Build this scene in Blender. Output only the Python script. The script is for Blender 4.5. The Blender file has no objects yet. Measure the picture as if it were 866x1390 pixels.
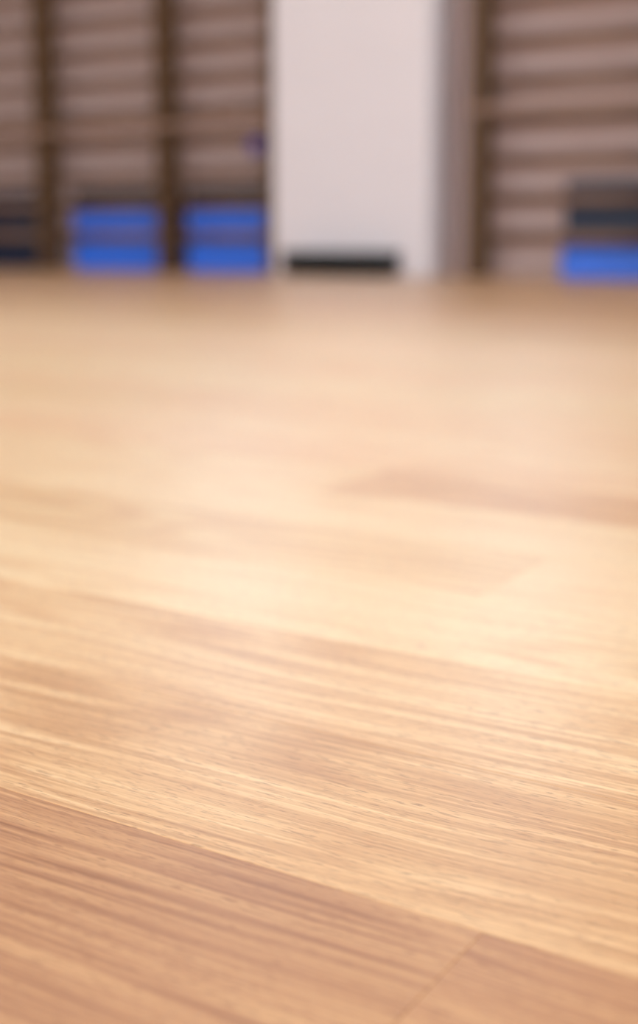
import bpy, bmesh, math, random
from mathutils import Vector
R = math.radians
SC = bpy.context.scene
COL = SC.collection

# ------------------------------------------------------------------ camera
# X runs along the bar wall (to the right), Y runs towards it, Z is up. Camera sits low over the boards.
CAM_H = 0.22
cam_data = bpy.data.cameras.new('camera')
cam = bpy.data.objects.new('camera', cam_data)
COL.objects.link(cam)
SC.camera = cam
cam_data.sensor_fit = 'HORIZONTAL'
cam_data.sensor_width = 24.0
cam_data.lens = 50.0
cam_data.shift_y = -45.0 / 866.0
cam_data.clip_start = 0.02
cam_data.clip_end = 100
cam.location = (0, 0, CAM_H)
cam.rotation_euler = (R(90 - 10.49), 0, R(32.0))
cam_data.dof.use_dof = True
cam_data.dof.focus_distance = 0.515
cam_data.dof.aperture_fstop = 4.5
cam_data.dof.aperture_blades = 0

# ------------------------------------------------------------------ view, world
SC.view_settings.view_transform = 'Standard'
SC.view_settings.look = 'None'
SC.view_settings.gamma = 1.0
SC.view_settings.use_curve_mapping = False
SC.view_settings.exposure = 0.0
w = bpy.data.worlds.new('world')
SC.world = w
w.use_nodes = True
w.node_tree.nodes['Background'].inputs[0].default_value = (0.86, 0.97, 1.12, 1)
w.node_tree.nodes['Background'].inputs[1].default_value = 11.0

# ------------------------------------------------------------------ unseen lamps added to light the hall (positions; fixtures are built below)
LAMP_Z = 3.9
FILL_LAMPS = [(-3.0, 1.2, 60), (-0.6, 1.2, 44), (-6.0, 1.2, 24),
         (-3.2, -3.2, 26), (-0.6, -3.2, 26), (2.2, -3.2, 20)]
# window openings (x from, x to, sill, head) in the bar wall, plus added unseen ones behind the camera and at right
WIN_BACK = [(-10.4, -8.0, 2.0, 3.3), (-7.6, -5.9, 2.0, 3.3), (-5.7, -4.08, 2.0, 3.3), (-3.10, -2.5, 2.0, 3.3)]
FILL_WIN_RIGHT = [(-5.8, -3.2, 0.6, 3.2), (-2.7, -0.1, 0.6, 3.2), (0.4, 3.0, 0.6, 3.2), (3.5, 6.0, 0.6, 3.2)]  # unseen side windows, added to brighten the pillar's right face
FILL_WIN_FRONT = [(-9.0, -6.4, 1.0, 3.2), (-5.8, -3.2, 1.0, 3.2), (-2.6, 0.0, 1.0, 3.2), (0.6, 3.2, 1.0, 3.2)]  # unseen windows, added so upright faces get more light than the floor
LAMP_COL = (1.0, 0.97, 0.98)

# ------------------------------------------------------------------ helpers
def link(name, me, mat=None, parent=None):
    o = bpy.data.objects.new(name, me)
    COL.objects.link(o)
    if mat is not None and me is not None:
        me.materials.append(mat)
    if parent is not None:
        o.parent = parent
    return o

def mesh_of(name, bm, smooth=False):
    me = bpy.data.meshes.new(name)
    bmesh.ops.recalc_face_normals(bm, faces=bm.faces)
    bm.to_mesh(me)
    bm.free()
    if smooth:
        for p in me.polygons:
            p.use_smooth = True
    return me

SWAP = [False]      # True while building along the side wall: x and y change places
def box(bm, x0, x1, y0, y1, z0, z1, bev=0.0, seg=1):
    if SWAP[0]:
        x0, x1, y0, y1 = y0, y1, x0, x1
    r = bmesh.ops.create_cube(bm, size=1.0)
    vs = r['verts']
    for v in vs:
        v.co = Vector(((x0 + x1) / 2 + v.co.x * (x1 - x0), (y0 + y1) / 2 + v.co.y * (y1 - y0), (z0 + z1) / 2 + v.co.z * (z1 - z0)))
    if bev > 0:
        es = list({e for v in vs for e in v.link_edges})
        bmesh.ops.bevel(bm, geom=es, offset=bev, segments=seg, affect='EDGES', profile=0.5)
    return bm

def box_obj(name, dims, mat, parent=None, bev=0.0, seg=1, kind=None):
    bm = bmesh.new()
    box(bm, *dims, bev=bev, seg=seg)
    o = link(name, mesh_of(name, bm), mat, parent)
    if kind:
        o['kind'] = kind
    return o

def empty(name, loc=(0, 0, 0)):
    o = bpy.data.objects.new(name, None)
    o.location = loc
    o.empty_display_size = 0.1
    COL.objects.link(o)
    return o

def tag(o, label, cat, group=None):
    o['label'] = label
    o['category'] = cat
    if group:
        o['group'] = group
    return o

def cyl_x(bm, x0, x1, cy, cz, ry, rz, n=16):
    a, b = [], []
    for i in range(n):
        t = 2 * math.pi * i / n
        a.append(bm.verts.new((x0, cy + ry * math.cos(t), cz + rz * math.sin(t))))
        b.append(bm.verts.new((x1, cy + ry * math.cos(t), cz + rz * math.sin(t))))
    for i in range(n):
        j = (i + 1) % n
        bm.faces.new((a[i], a[j], b[j], b[i]))
    bm.faces.new(a[::-1])
    bm.faces.new(b)

def torus(bm, c, R0, r0, axis_tilt=0.0, n=28, m=10):
    ring = []
    for i in range(n):
        t = 2 * math.pi * i / n
        row = []
        for j in range(m):
            p = 2 * math.pi * j / m
            x = (R0 + r0 * math.cos(p)) * math.cos(t)
            z = (R0 + r0 * math.cos(p)) * math.sin(t)
            y = r0 * math.sin(p)
            y, z = y * math.cos(axis_tilt) - z * math.sin(axis_tilt), y * math.sin(axis_tilt) + z * math.cos(axis_tilt)
            row.append(bm.verts.new((c[0] + x, c[1] + y, c[2] + z)))
        ring.append(row)
    for i in range(n):
        for j in range(m):
            i2, j2 = (i + 1) % n, (j + 1) % m
            bm.faces.new((ring[i][j], ring[i2][j], ring[i2][j2], ring[i][j2]))

# ------------------------------------------------------------------ materials
def srgb(r, g, b):
    f = lambda c: (c / 255 / 12.92) if c / 255 <= 0.04045 else ((c / 255 + 0.055) / 1.055) ** 2.4
    return (f(r), f(g), f(b), 1.0)

def plain(name, col, rough=0.6, spec=0.5, scale=30.0, var=0.06, bump=0.0, stretch=(1, 1, 1), bscale=None):
    m = bpy.data.materials.new(name)
    m.use_nodes = True
    nt = m.node_tree
    N, L = nt.nodes, nt.links
    b = N['Principled BSDF']
    b.inputs['Roughness'].default_value = rough
    b.inputs['Specular IOR Level'].default_value = spec
    tc = N.new('ShaderNodeTexCoord')
    mp = N.new('ShaderNodeMapping')
    mp.inputs['Scale'].default_value = stretch
    L.new(tc.outputs['Object'], mp.inputs['Vector'])
    no = N.new('ShaderNodeTexNoise')
    no.inputs['Scale'].default_value = scale
    no.inputs['Detail'].default_value = 5
    L.new(mp.outputs['Vector'], no.inputs['Vector'])
    mx = N.new('ShaderNodeMix')
    mx.data_type = 'RGBA'
    lo = tuple(max(0.0, c * (1 - var)) for c in col[:3]) + (1,)
    hi = tuple(min(1.0, c * (1 + var)) for c in col[:3]) + (1,)
    mx.inputs['A'].default_value = lo
    mx.inputs['B'].default_value = hi
    L.new(no.outputs['Fac'], mx.inputs['Factor'])
    L.new(mx.outputs['Result'], b.inputs['Base Color'])
    if bump:
        nb = N.new('ShaderNodeTexNoise')
        nb.inputs['Scale'].default_value = bscale or scale * 4
        L.new(mp.outputs['Vector'], nb.inputs['Vector'])
        bp = N.new('ShaderNodeBump')
        bp.inputs['Strength'].default_value = bump
        bp.inputs['Distance'].default_value = 0.002
        L.new(nb.outputs['Fac'], bp.inputs['Height'])
        L.new(bp.outputs['Normal'], b.inputs['Normal'])
    return m

def oak():
    """Lacquered oak: soft streaks, wavering growth bands, short dark pores. X runs along the board."""
    m = bpy.data.materials.new('lacquered_oak')
    m.use_nodes = True
    nt = m.node_tree
    N, L = nt.nodes, nt.links
    b = N['Principled BSDF']
    tc = N.new('ShaderNodeTexCoord')
    at = N.new('ShaderNodeAttribute')
    at.attribute_name = 'board'
    sep = N.new('ShaderNodeSeparateColor')
    L.new(at.outputs['Color'], sep.inputs['Color'])

    def math_(op, a, bb=None, c=None, clamp=False):
        n = N.new('ShaderNodeMath')
        n.operation = op
        n.use_clamp = clamp
        for i, v in enumerate((a, bb, c)):
            if v is None:
                continue
            if isinstance(v, (int, float)):
                n.inputs[i].default_value = v
            else:
                L.new(v, n.inputs[i])
        return n.outputs[0]

    # shift the grain from board to board (blue channel = seed)
    off = N.new('ShaderNodeCombineXYZ')
    L.new(math_('MULTIPLY', sep.outputs['Blue'], 37.0), off.inputs['X'])
    L.new(math_('MULTIPLY', sep.outputs['Blue'], 11.0), off.inputs['Y'])
    L.new(math_('MULTIPLY', sep.outputs['Blue'], 53.0), off.inputs['Z'])
    add = N.new('ShaderNodeVectorMath')
    add.operation = 'ADD'
    L.new(tc.outputs['Object'], add.inputs[0])
    L.new(off.outputs[0], add.inputs[1])
    P = add.outputs[0]

    def noise(sx, sy, detail=3.0, rough=0.55, dist=0.0, src=None):
        mp = N.new('ShaderNodeMapping')
        mp.inputs['Scale'].default_value = (sx, sy, 1.0)
        L.new(src or P, mp.inputs['Vector'])
        n = N.new('ShaderNodeTexNoise')
        n.inputs['Scale'].default_value = 1.0
        n.inputs['Detail'].default_value = detail
        n.inputs['Roughness'].default_value = rough
        n.inputs['Distortion'].default_value = dist
        L.new(mp.outputs['Vector'], n.inputs['Vector'])
        return n.outputs['Fac']

    # grain that wanders a little sideways along the board
    wander = noise(2.2, 5.0, 2.0, 0.5)
    sh = N.new('ShaderNodeCombineXYZ')
    L.new(math_('MULTIPLY', math_('SUBTRACT', wander, 0.5), 0.03), sh.inputs['Y'])
    add2 = N.new('ShaderNodeVectorMath')
    add2.operation = 'ADD'
    L.new(P, add2.inputs[0])
    L.new(sh.outputs[0], add2.inputs[1])
    Q = add2.outputs[0]

    broad = noise(1.5, 34.0, 2.0, 0.5, src=Q)                # broad tonal streaks, 3-4 cm
    streak = noise(4.0, 250.0, 3.0, 0.6, src=Q)              # finer streaks, under 1 cm
    fine = noise(9.0, 620.0, 2.0, 0.6, src=Q)                # fibre lines
    figure = noise(1.3, 9.0, 2.0, 0.5, src=Q)
    bands = math_('SINE', math_('MULTIPLY', figure, 95.0))   # growth bands that follow the figure
    bands01 = math_('MULTIPLY_ADD', bands, 0.5, 0.5)
    pore = noise(140.0, 1500.0, 1.0, 0.5, src=Q)
    pore = math_('MULTIPLY', math_('SUBTRACT', pore, 0.57, clamp=True), 9.0, clamp=True)
    pore_zone = math_('MULTIPLY_ADD', streak, 1.9, -0.35, clamp=True)
    pore = math_('MULTIPLY', pore, pore_zone)
    blotch = noise(4.0, 10.0, 3.0, 0.5)

    v = math_('MULTIPLY', math_('SUBTRACT', broad, 0.5), 0.36)
    v = math_('ADD', v, math_('MULTIPLY', math_('SUBTRACT', streak, 0.5), 0.62))
    v = math_('ADD', v, math_('MULTIPLY', math_('SUBTRACT', fine, 0.5), 0.80))
    v = math_('ADD', v, math_('MULTIPLY', math_('SUBTRACT', bands01, 0.5), 0.17))
    v = math_('ADD', v, math_('MULTIPLY', math_('SUBTRACT', blotch, 0.5), 0.20))
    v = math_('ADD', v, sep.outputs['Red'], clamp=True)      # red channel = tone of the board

    ramp = N.new('ShaderNodeValToRGB')
    e = ramp.color_ramp.elements
    e[0].position = 0.0
    e[0].color = srgb(150, 98, 62)
    e[1].position = 1.0
    e[1].color = srgb(250, 222, 178)
    k = e.new(0.28)
    k.color = srgb(190, 140, 98)
    k = e.new(0.55)
    k.color = srgb(212, 166, 118)
    k = e.new(0.78)
    k.color = srgb(234, 194, 144)
    L.new(v, ramp.inputs['Fac'])

    # reddish or yellowish cast of the board (green channel)
    cast = N.new('ShaderNodeMix')
    cast.data_type = 'RGBA'
    cast.blend_type = 'MULTIPLY'
    cast.inputs['Factor'].default_value = 1.0
    tint = N.new('ShaderNodeMix')
    tint.data_type = 'RGBA'
    tint.inputs['A'].default_value = (1.0, 0.99, 0.93, 1)
    tint.inputs['B'].default_value = (1.0, 0.90, 0.86, 1)
    L.new(sep.outputs['Green'], tint.inputs['Factor'])
    L.new(ramp.outputs['Color'], cast.inputs['A'])
    L.new(tint.outputs['Result'], cast.inputs['B'])

    pm = N.new('ShaderNodeMix')
    pm.data_type = 'RGBA'
    L.new(math_('MULTIPLY', pore, 0.75), pm.inputs['Factor'])
    L.new(cast.outputs['Result'], pm.inputs['A'])
    pm.inputs['B'].default_value = srgb(140, 84, 46)
    L.new(pm.outputs['Result'], b.inputs['Base Color'])

    b.inputs['Roughness'].default_value = 0.5
    b.inputs['Specular IOR Level'].default_value = 0.5
    b.inputs['Coat Weight'].default_value = 1.0
    b.inputs['Coat Roughness'].default_value = 0.38
    h = math_('SUBTRACT', math_('MULTIPLY', fine, 0.5), pore)
    bp = N.new('ShaderNodeBump')
    bp.inputs['Strength'].default_value = 0.12
    bp.inputs['Distance'].default_value = 0.00025
    L.new(h, bp.inputs['Height'])
    L.new(bp.outputs['Normal'], b.inputs['Normal'])
    return m

M_OAK = oak()
M_SUB = plain('screed', srgb(70, 50, 36), 0.9)
M_WALL = plain('mauve_wall_paint', srgb(196, 168, 160), 0.75, 0.3, 6, 0.05, 0.2, bscale=200)
M_ROOM = plain('pale_room_paint', srgb(208, 203, 200), 0.8, 0.3, 4, 0.04)
M_CEIL = plain('ceiling_boards', srgb(150, 130, 112), 0.85, 0.3, 4, 0.03)
M_PILLAR = plain('white_pillar_paint', srgb(226, 214, 214), 0.6, 0.4, 5, 0.025, 0.15, bscale=220)
M_POST = plain('dark_beech', srgb(90, 62, 34), 0.5, 0.4, 14, 0.22, stretch=(8, 8, 0.7))
M_RUNG = plain('worn_beech', srgb(122, 90, 70), 0.45, 0.5, 12, 0.18, stretch=(0.8, 8, 8))
M_RAIL = plain('pale_beech', srgb(146, 112, 92), 0.5, 0.4, 12, 0.12, stretch=(0.8, 8, 8))
M_STEEL = plain('zinc_steel', srgb(150, 150, 152), 0.35, 0.6, 40, 0.05)
M_BLUE = plain('blue_vinyl', srgb(52, 112, 228), 0.45, 0.5, 18, 0.05, 0.2, bscale=400)
M_NAVY = plain('navy_vinyl', srgb(20, 29, 56), 0.5, 0.5, 18, 0.08, 0.2, bscale=400)
M_CHAR = plain('charcoal_vinyl', srgb(42, 40, 46), 0.5, 0.5, 18, 0.08, 0.2, bscale=400)
M_BLACK = plain('black_plastic', srgb(20, 18, 17), 0.5, 0.4, 30, 0.1)
M_VIOLET = plain('violet_rope', srgb(84, 66, 150), 0.5, 0.4, 60, 0.1)
M_LAMP = bpy.data.materials.new('lamp_diffuser')
M_LAMP.use_nodes = True
_b = M_LAMP.node_tree.nodes['Principled BSDF']
_b.inputs['Base Color'].default_value = (0.9, 0.88, 0.84, 1)
_b.inputs['Emission Color'].default_value = LAMP_COL + (1,)
_b.inputs['Emission Strength'].default_value = 3.0
M_LWHITE = plain('white_enamel', srgb(228, 226, 222), 0.4)

M_GLASS = bpy.data.materials.new('window_glass')
M_GLASS.use_nodes = True
_n = M_GLASS.node_tree
_n.nodes.remove(_n.nodes['Principled BSDF'])
_t = _n.nodes.new('ShaderNodeBsdfTransparent')
_t.inputs[0].default_value = (0.94, 0.96, 0.95, 1)
_g = _n.nodes.new('ShaderNodeBsdfGlossy')
_g.inputs['Roughness'].default_value = 0.02
_fr = _n.nodes.new('ShaderNodeFresnel')
_mx = _n.nodes.new('ShaderNodeMixShader')
_n.links.new(_fr.outputs[0], _mx.inputs[0])
_n.links.new(_t.outputs[0], _mx.inputs[1])
_n.links.new(_g.outputs[0], _mx.inputs[2])
_n.links.new(_mx.outputs[0], _n.nodes['Material Output'].inputs['Surface'])

# ------------------------------------------------------------------ floor: screed + single oak boards
X0, X1, Y0, Y1 = -13.0, 6.0, -7.0, 6.4
CEIL_Z = 4.2
floor = box_obj('floor', (X0, X1, Y0, Y1, -0.12, -0.014), M_SUB, kind='structure')

BW, TH, BEV = 0.12, 0.014, 0.00028
rng = random.Random(11)

def board_geo(x0, x1, y0, y1, dz):
    """12 vertices: a plank with a fine chamfer round its top."""
    v = [(x0, y0, -TH), (x1, y0, -TH), (x1, y1, -TH), (x0, y1, -TH),
         (x0, y0, dz - BEV), (x1, y0, dz - BEV), (x1, y1, dz - BEV), (x0, y1, dz - BEV),
         (x0 + BEV, y0 + BEV, dz), (x1 - BEV, y0 + BEV, dz), (x1 - BEV, y1 - BEV, dz), (x0 + BEV, y1 - BEV, dz)]
    f = [(8, 9, 10, 11), (3, 2, 1, 0)]
    for i in range(4):
        j = (i + 1) % 4
        f.append((i, j, 4 + j, 4 + i))
        f.append((4 + i, 4 + j, 8 + j, 8 + i))
    return v, f

# boards whose ends or tone the eye can pick out; tones also paint in mid-floor sheen and foreground falloff: row -> [(x_from, x_to, tone, cast)]
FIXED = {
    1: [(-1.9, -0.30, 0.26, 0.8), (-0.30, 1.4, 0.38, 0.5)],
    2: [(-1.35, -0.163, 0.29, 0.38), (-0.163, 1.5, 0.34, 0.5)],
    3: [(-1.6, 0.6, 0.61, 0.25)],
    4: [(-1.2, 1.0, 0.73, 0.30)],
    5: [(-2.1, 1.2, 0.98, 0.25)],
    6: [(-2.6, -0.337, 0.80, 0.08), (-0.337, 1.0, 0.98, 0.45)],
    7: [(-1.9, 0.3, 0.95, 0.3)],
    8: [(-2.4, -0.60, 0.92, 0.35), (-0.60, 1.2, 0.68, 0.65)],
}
def row_boards(r):  # nearer rows get lighter tones, putting the floor's bright sheen into the wood
    out = list(FIXED.get(r, []))
    lo = out[0][0] if out else None
    hi = out[-1][1] if out else None
    if lo is None:
        lo = hi = rng.uniform(-3.0, -1.0)
    x = hi
    while x < X1:
        L_ = rng.uniform(1.1, 2.2)
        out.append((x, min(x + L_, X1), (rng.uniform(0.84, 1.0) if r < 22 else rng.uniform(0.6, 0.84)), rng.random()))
        x += L_
    x = lo
    while x > X0:
        L_ = rng.uniform(1.1, 2.2)
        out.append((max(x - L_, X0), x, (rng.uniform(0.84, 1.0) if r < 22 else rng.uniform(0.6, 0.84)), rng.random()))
        x -= L_
    return [q for q in out if q[1] - q[0] > 0.02]

def color_board(me, cols):
    a = me.color_attributes.new('board', 'FLOAT_COLOR', 'POINT')
    flat = [c for col in cols for c in col]
    a.data.foreach_set('color', flat)

row_lo = int(math.floor(Y0 / BW))
row_hi = int(math.ceil(Y1 / BW))
fv, ff, fc = [], [], []
for r in range(row_lo, row_hi):
    ya, yb = max(r * BW, Y0), min((r + 1) * BW, Y1)
    if yb - ya < 0.01:
        continue
    for (xa, xb, tone, cast) in row_boards(r):
        dz = rng.uniform(-0.00012, 0.0)
        seed = rng.random()
        v, f = board_geo(xa, xb, ya, yb, dz)
        # single boards as far as a board stands about 6 pixels or more tall in view
        seen = 0 <= r <= 26 and xb > -(ya + BW) * 1.25 - 0.15 and xa < -ya * 0.22 + 0.1
        if seen:
            me = bpy.data.meshes.new('plank')
            me.from_pydata(v, [], f)
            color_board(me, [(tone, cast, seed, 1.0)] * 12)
            link('plank', me, M_OAK, floor)
        else:
            k = len(fv)
            fv += v
            ff += [tuple(i + k for i in q) for q in f]
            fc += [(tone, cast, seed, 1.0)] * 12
me = bpy.data.meshes.new('distant_planks')
me.from_pydata(fv, [], ff)
color_board(me, fc)
o = link('distant_planks', me, M_OAK, floor)
o['kind'] = 'stuff'

# ------------------------------------------------------------------ walls, ceiling, pillar
def wall_with_openings(name, y0, y1, wins, mat, X0=X0, X1=X1):
    bm = bmesh.new()
    x = X0
    for (a, b_, lo, hi) in wins:
        box(bm, x, a, y0, y1, -0.12, CEIL_Z)
        box(bm, a, b_, y0, y1, -0.12, lo)
        box(bm, a, b_, y0, y1, hi, CEIL_Z)
        x = b_
    box(bm, x, X1, y0, y1, -0.12, CEIL_Z)
    link(name, mesh_of(name, bm), mat)['kind'] = 'structure'

WIN_N = [0]
def window(a, b_, lo, hi, yc, facing):
    WIN_N[0] += 1
    bm = bmesh.new()
    t = 0.05
    box(bm, a, a + t, yc - 0.04, yc + 0.04, lo, hi)
    box(bm, b_ - t, b_, yc - 0.04, yc + 0.04, lo, hi)
    box(bm, a + t, b_ - t, yc - 0.04, yc + 0.04, lo, lo + t)
    box(bm, a + t, b_ - t, yc - 0.04, yc + 0.04, hi - t, hi)
    m = (a + b_) / 2
    box(bm, m - t / 2, m + t / 2, yc - 0.035, yc + 0.035, lo + t, hi - t)
    f = link('window_%d' % WIN_N[0], mesh_of('window_frame', bm), M_LWHITE)
    f['kind'] = 'structure'
    for (p, q) in ((a + t, m - t / 2), (m + t / 2, b_ - t)):
        box_obj('pane', (p, q, yc - 0.003, yc + 0.003, lo + t, hi - t), M_GLASS, f)
    pd = bpy.data.lights.new('sky_portal', 'AREA')      # tells the renderer where daylight enters
    pd.shape = 'RECTANGLE'
    pd.size, pd.size_y = b_ - a, hi - lo
    pd.cycles.is_portal = True
    po = bpy.data.objects.new('sky_portal', pd)
    COL.objects.link(po)
    if SWAP[0]:
        po.location = (yc + 0.06, m, (lo + hi) / 2)
        po.rotation_euler = (R(90), 0, R(90))
    else:
        po.location = (m, yc - facing * 0.06, (lo + hi) / 2)
        po.rotation_euler = (R(90) if facing > 0 else R(-90), 0, 0)

wall_with_openings('wall_back', Y1, Y1 + 0.2, WIN_BACK, M_WALL)
wall_with_openings('wall_front', Y0 - 0.2, Y0, FILL_WIN_FRONT, M_ROOM)
for q in WIN_BACK:
    window(*q, Y1 + 0.12, -1)
for q in FILL_WIN_FRONT:
    window(*q, Y0 - 0.12, 1)
box_obj('wall_left', (X0 - 0.2, X0, Y0 - 0.2, Y1 + 0.2, -0.12, CEIL_Z), M_ROOM, kind='structure')
SWAP[0] = True
wall_with_openings('wall_right', X1, X1 + 0.2, FILL_WIN_RIGHT, M_ROOM, Y0 - 0.2, Y1 + 0.2)
for q in FILL_WIN_RIGHT:
    window(*q, X1 + 0.12, 1)
SWAP[0] = False
box_obj('ceiling', (X0 - 0.2, X1 + 0.2, Y0 - 0.2, Y1 + 0.2, CEIL_Z, CEIL_Z + 0.15), M_CEIL, kind='structure')
PX0, PX1, PY = -4.068, -3.14, 6.05
box_obj('pillar', (PX0, PX1, PY, Y1, 0.0, CEIL_Z), M_PILLAR, bev=0.006, seg=2, kind='structure')

# ------------------------------------------------------------------ wall bars
BAR_Y0, BAR_Y1 = 6.12, 6.275
RUNG_Y = 6.205
TOP = 1.82
def stall_bars(posts, first, pitch, label, hw=0.029):
    root = empty('stall_bars', (posts[0], BAR_Y1, 0))
    inv = Vector((-posts[0], -BAR_Y1, 0))
    def part(name, bm, mat, smooth=False, parent=root):
        bmesh.ops.translate(bm, verts=bm.verts, vec=inv)
        return link(name, mesh_of(name, bm, smooth), mat, parent)
    for x in posts:
        bm = bmesh.new()
        box(bm, x - hw, x + hw, BAR_Y0, BAR_Y1, 0.0, TOP, bev=0.004, seg=2)
        u = part('upright', bm, M_POST)
        for z in (0.12, 0.9, 1.7):
            bm = bmesh.new()
            box(bm, x - 0.015, x + 0.015, BAR_Y1, Y1, z - 0.02, z + 0.02, bev=0.002)
            part('wall_bracket', bm, M_STEEL, parent=u)
    for a, b in zip(posts[:-1], posts[1:]):
        z = first
        while z < TOP - 0.1:
            bm = bmesh.new()
            cyl_x(bm, a + hw - 0.001, b - hw + 0.001, RUNG_Y, z, 0.018, 0.026)
            part('rung', bm, M_RUNG, smooth=True)
            z += pitch
    bm = bmesh.new()
    box(bm, posts[0] - 0.022, posts[-1] + 0.022, BAR_Y0 - 0.015, BAR_Y0, 0.80, 0.832, bev=0.003)
    part('front_rail', bm, M_RAIL)
    bm = bmesh.new()
    box(bm, posts[0] - 0.03, posts[-1] + 0.03, BAR_Y0 - 0.01, BAR_Y1, TOP, TOP + 0.03, bev=0.004)
    part('top_board', bm, M_POST)
    tag(root, label, 'wall bars', 'gym wall bars along the far wall')
    return root

stall_bars([-7.69, -6.76, -5.83, -4.90, -4.145], 0.205, 0.175,
          'brown wooden gym wall bars on the far wall left of the white pillar')
stall_bars([-2.925, -1.97, -1.04], 0.195, 0.187,
          'brown wooden gym wall bars on the far wall right of the white pillar', 0.038)

# ------------------------------------------------------------------ gym mats standing behind the bars
def gym_mat(x0, x1, y0, y1, z1, mat, label, group, seam=None):
    cx, cy = (x0 + x1) / 2, (y0 + y1) / 2
    root = empty('gym_mat', (cx, cy, 0))
    bm = bmesh.new()
    box(bm, x0 - cx, x1 - cx, y0 - cy, y1 - cy, 0.0, z1, bev=0.012, seg=3)
    link('cover', mesh_of('cover', bm), mat, root)
    bm = bmesh.new()
    box(bm, x0 - cx + 0.012, x1 - cx - 0.012, y0 - cy - 0.0015, y0 - cy + 0.001, z1 - 0.022, z1 - 0.016)
    link('piping', mesh_of('piping', bm), M_CHAR, root)
    tag(root, label, 'gym mat', group)
    return root

G = 'gym mats standing behind the wall bars'
gym_mat(-5.72, -4.96, 6.285, 6.338, 0.375, M_BLUE,
        'bright blue gym mat standing behind the bars between the two left-hand posts', G)
gym_mat(-4.835, -4.17, 6.285, 6.338, 0.375, M_BLUE,
        'bright blue gym mat standing behind the bars directly left of the white pillar', G)
gym_mat(-5.76, -4.93, 6.345, 6.392, 0.485, M_CHAR,
        'charcoal gym mat standing behind the blue mat between the two left-hand posts', G)
gym_mat(-4.87, -4.175, 6.345, 6.392, 0.485, M_CHAR,
        'charcoal gym mat behind the blue mat directly left of the white pillar', G)
gym_mat(-6.62, -6.06, 6.305, 6.36, 0.475, M_NAVY,
        'dark navy gym mat behind the bars at the far left, beyond the left post', G)
gym_mat(-2.53, -2.02, 6.345, 6.392, 0.475, M_NAVY,
        'tall dark navy gym mat standing behind the bars right of the white pillar', G)
gym_mat(-2.52, -2.03, 6.280, 6.338, 0.155, M_BLUE,
        'low blue gym mat on edge in front of the navy mat right of the pillar', G)

# ------------------------------------------------------------------ coiled rope hung on a rung by the pillar
rope = empty('skipping_rope', (-4.262, 6.165, 0.69))
bm = bmesh.new()
for i, (r, dy, t) in enumerate(((0.038, 0.0, 0.05), (0.034, -0.008, -0.08), (0.041, 0.006, 0.1), (0.030, 0.003, 0.0))):
    torus(bm, (0.003 * i, dy - 0.006, 0.0 - 0.002 * i), r, 0.007, t)
link('coil', mesh_of('coil', bm, True), M_VIOLET, rope)
for dx in (-0.014, 0.014):
    bm = bmesh.new()
    bmesh.ops.create_cone(bm, cap_ends=True, segments=14, radius1=0.009, radius2=0.012, depth=0.07)
    bmesh.ops.translate(bm, verts=bm.verts, vec=(dx, -0.02, -0.01))
    link('handle', mesh_of('handle', bm, True), M_VIOLET, rope)
tag(rope, 'small violet coiled rope hung on the wall bars beside the white pillar', 'rope')

# ------------------------------------------------------------------ low black box at the foot of the pillar
bx = empty('black_box', (-3.60, 5.965, 0))
bm = bmesh.new()
box(bm, -0.315, 0.315, -0.075, 0.075, 0.012, 0.1, bev=0.012, seg=3)
link('body', mesh_of('body', bm), M_BLACK, bx)
bm = bmesh.new()
box(bm, -0.32, 0.32, -0.079, 0.079, 0.101, 0.128, bev=0.01, seg=3)
link('lid', mesh_of('lid', bm), M_BLACK, bx)
for sx in (-0.27, 0.27):
    for sy in (-0.05, 0.05):
        bm = bmesh.new()
        bmesh.ops.create_cone(bm, cap_ends=True, segments=14, radius1=0.014, radius2=0.016, depth=0.012)
        bmesh.ops.translate(bm, verts=bm.verts, vec=(sx, sy, 0.006))
        link('foot', mesh_of('foot', bm), M_BLACK, bx)
tag(bx, 'long low black box lying on the floor against the foot of the white pillar', 'box')

# ------------------------------------------------------------------ ceiling lamps, unseen, added as fill light
for i, (lx, ly, pw) in enumerate(FILL_LAMPS):
    root = empty('fill_lamp', (lx, ly, CEIL_Z))
    bm = bmesh.new()
    box(bm, -0.66, 0.66, -0.31, 0.31, -0.09, 0.0, bev=0.01)
    link('housing', mesh_of('housing', bm), M_LWHITE, root)
    bm = bmesh.new()
    box(bm, -0.6, 0.6, -0.26, 0.26, -0.1, -0.091)
    link('diffuser', mesh_of('diffuser', bm), M_LAMP, root)
    tag(root, 'unseen flat white rectangular lamp added above the sports floor', 'lamp', 'unseen lamps added over the hall')
    ld = bpy.data.lights.new('fill_lamp_light', 'AREA')
    ld.shape = 'RECTANGLE'
    ld.size, ld.size_y = 1.2, 0.5
    ld.energy = pw
    ld.color = LAMP_COL
    lo = bpy.data.objects.new('fill_lamp_light', ld)
    COL.objects.link(lo)
    lo.parent = root
    lo.location = (0, 0, -0.11)
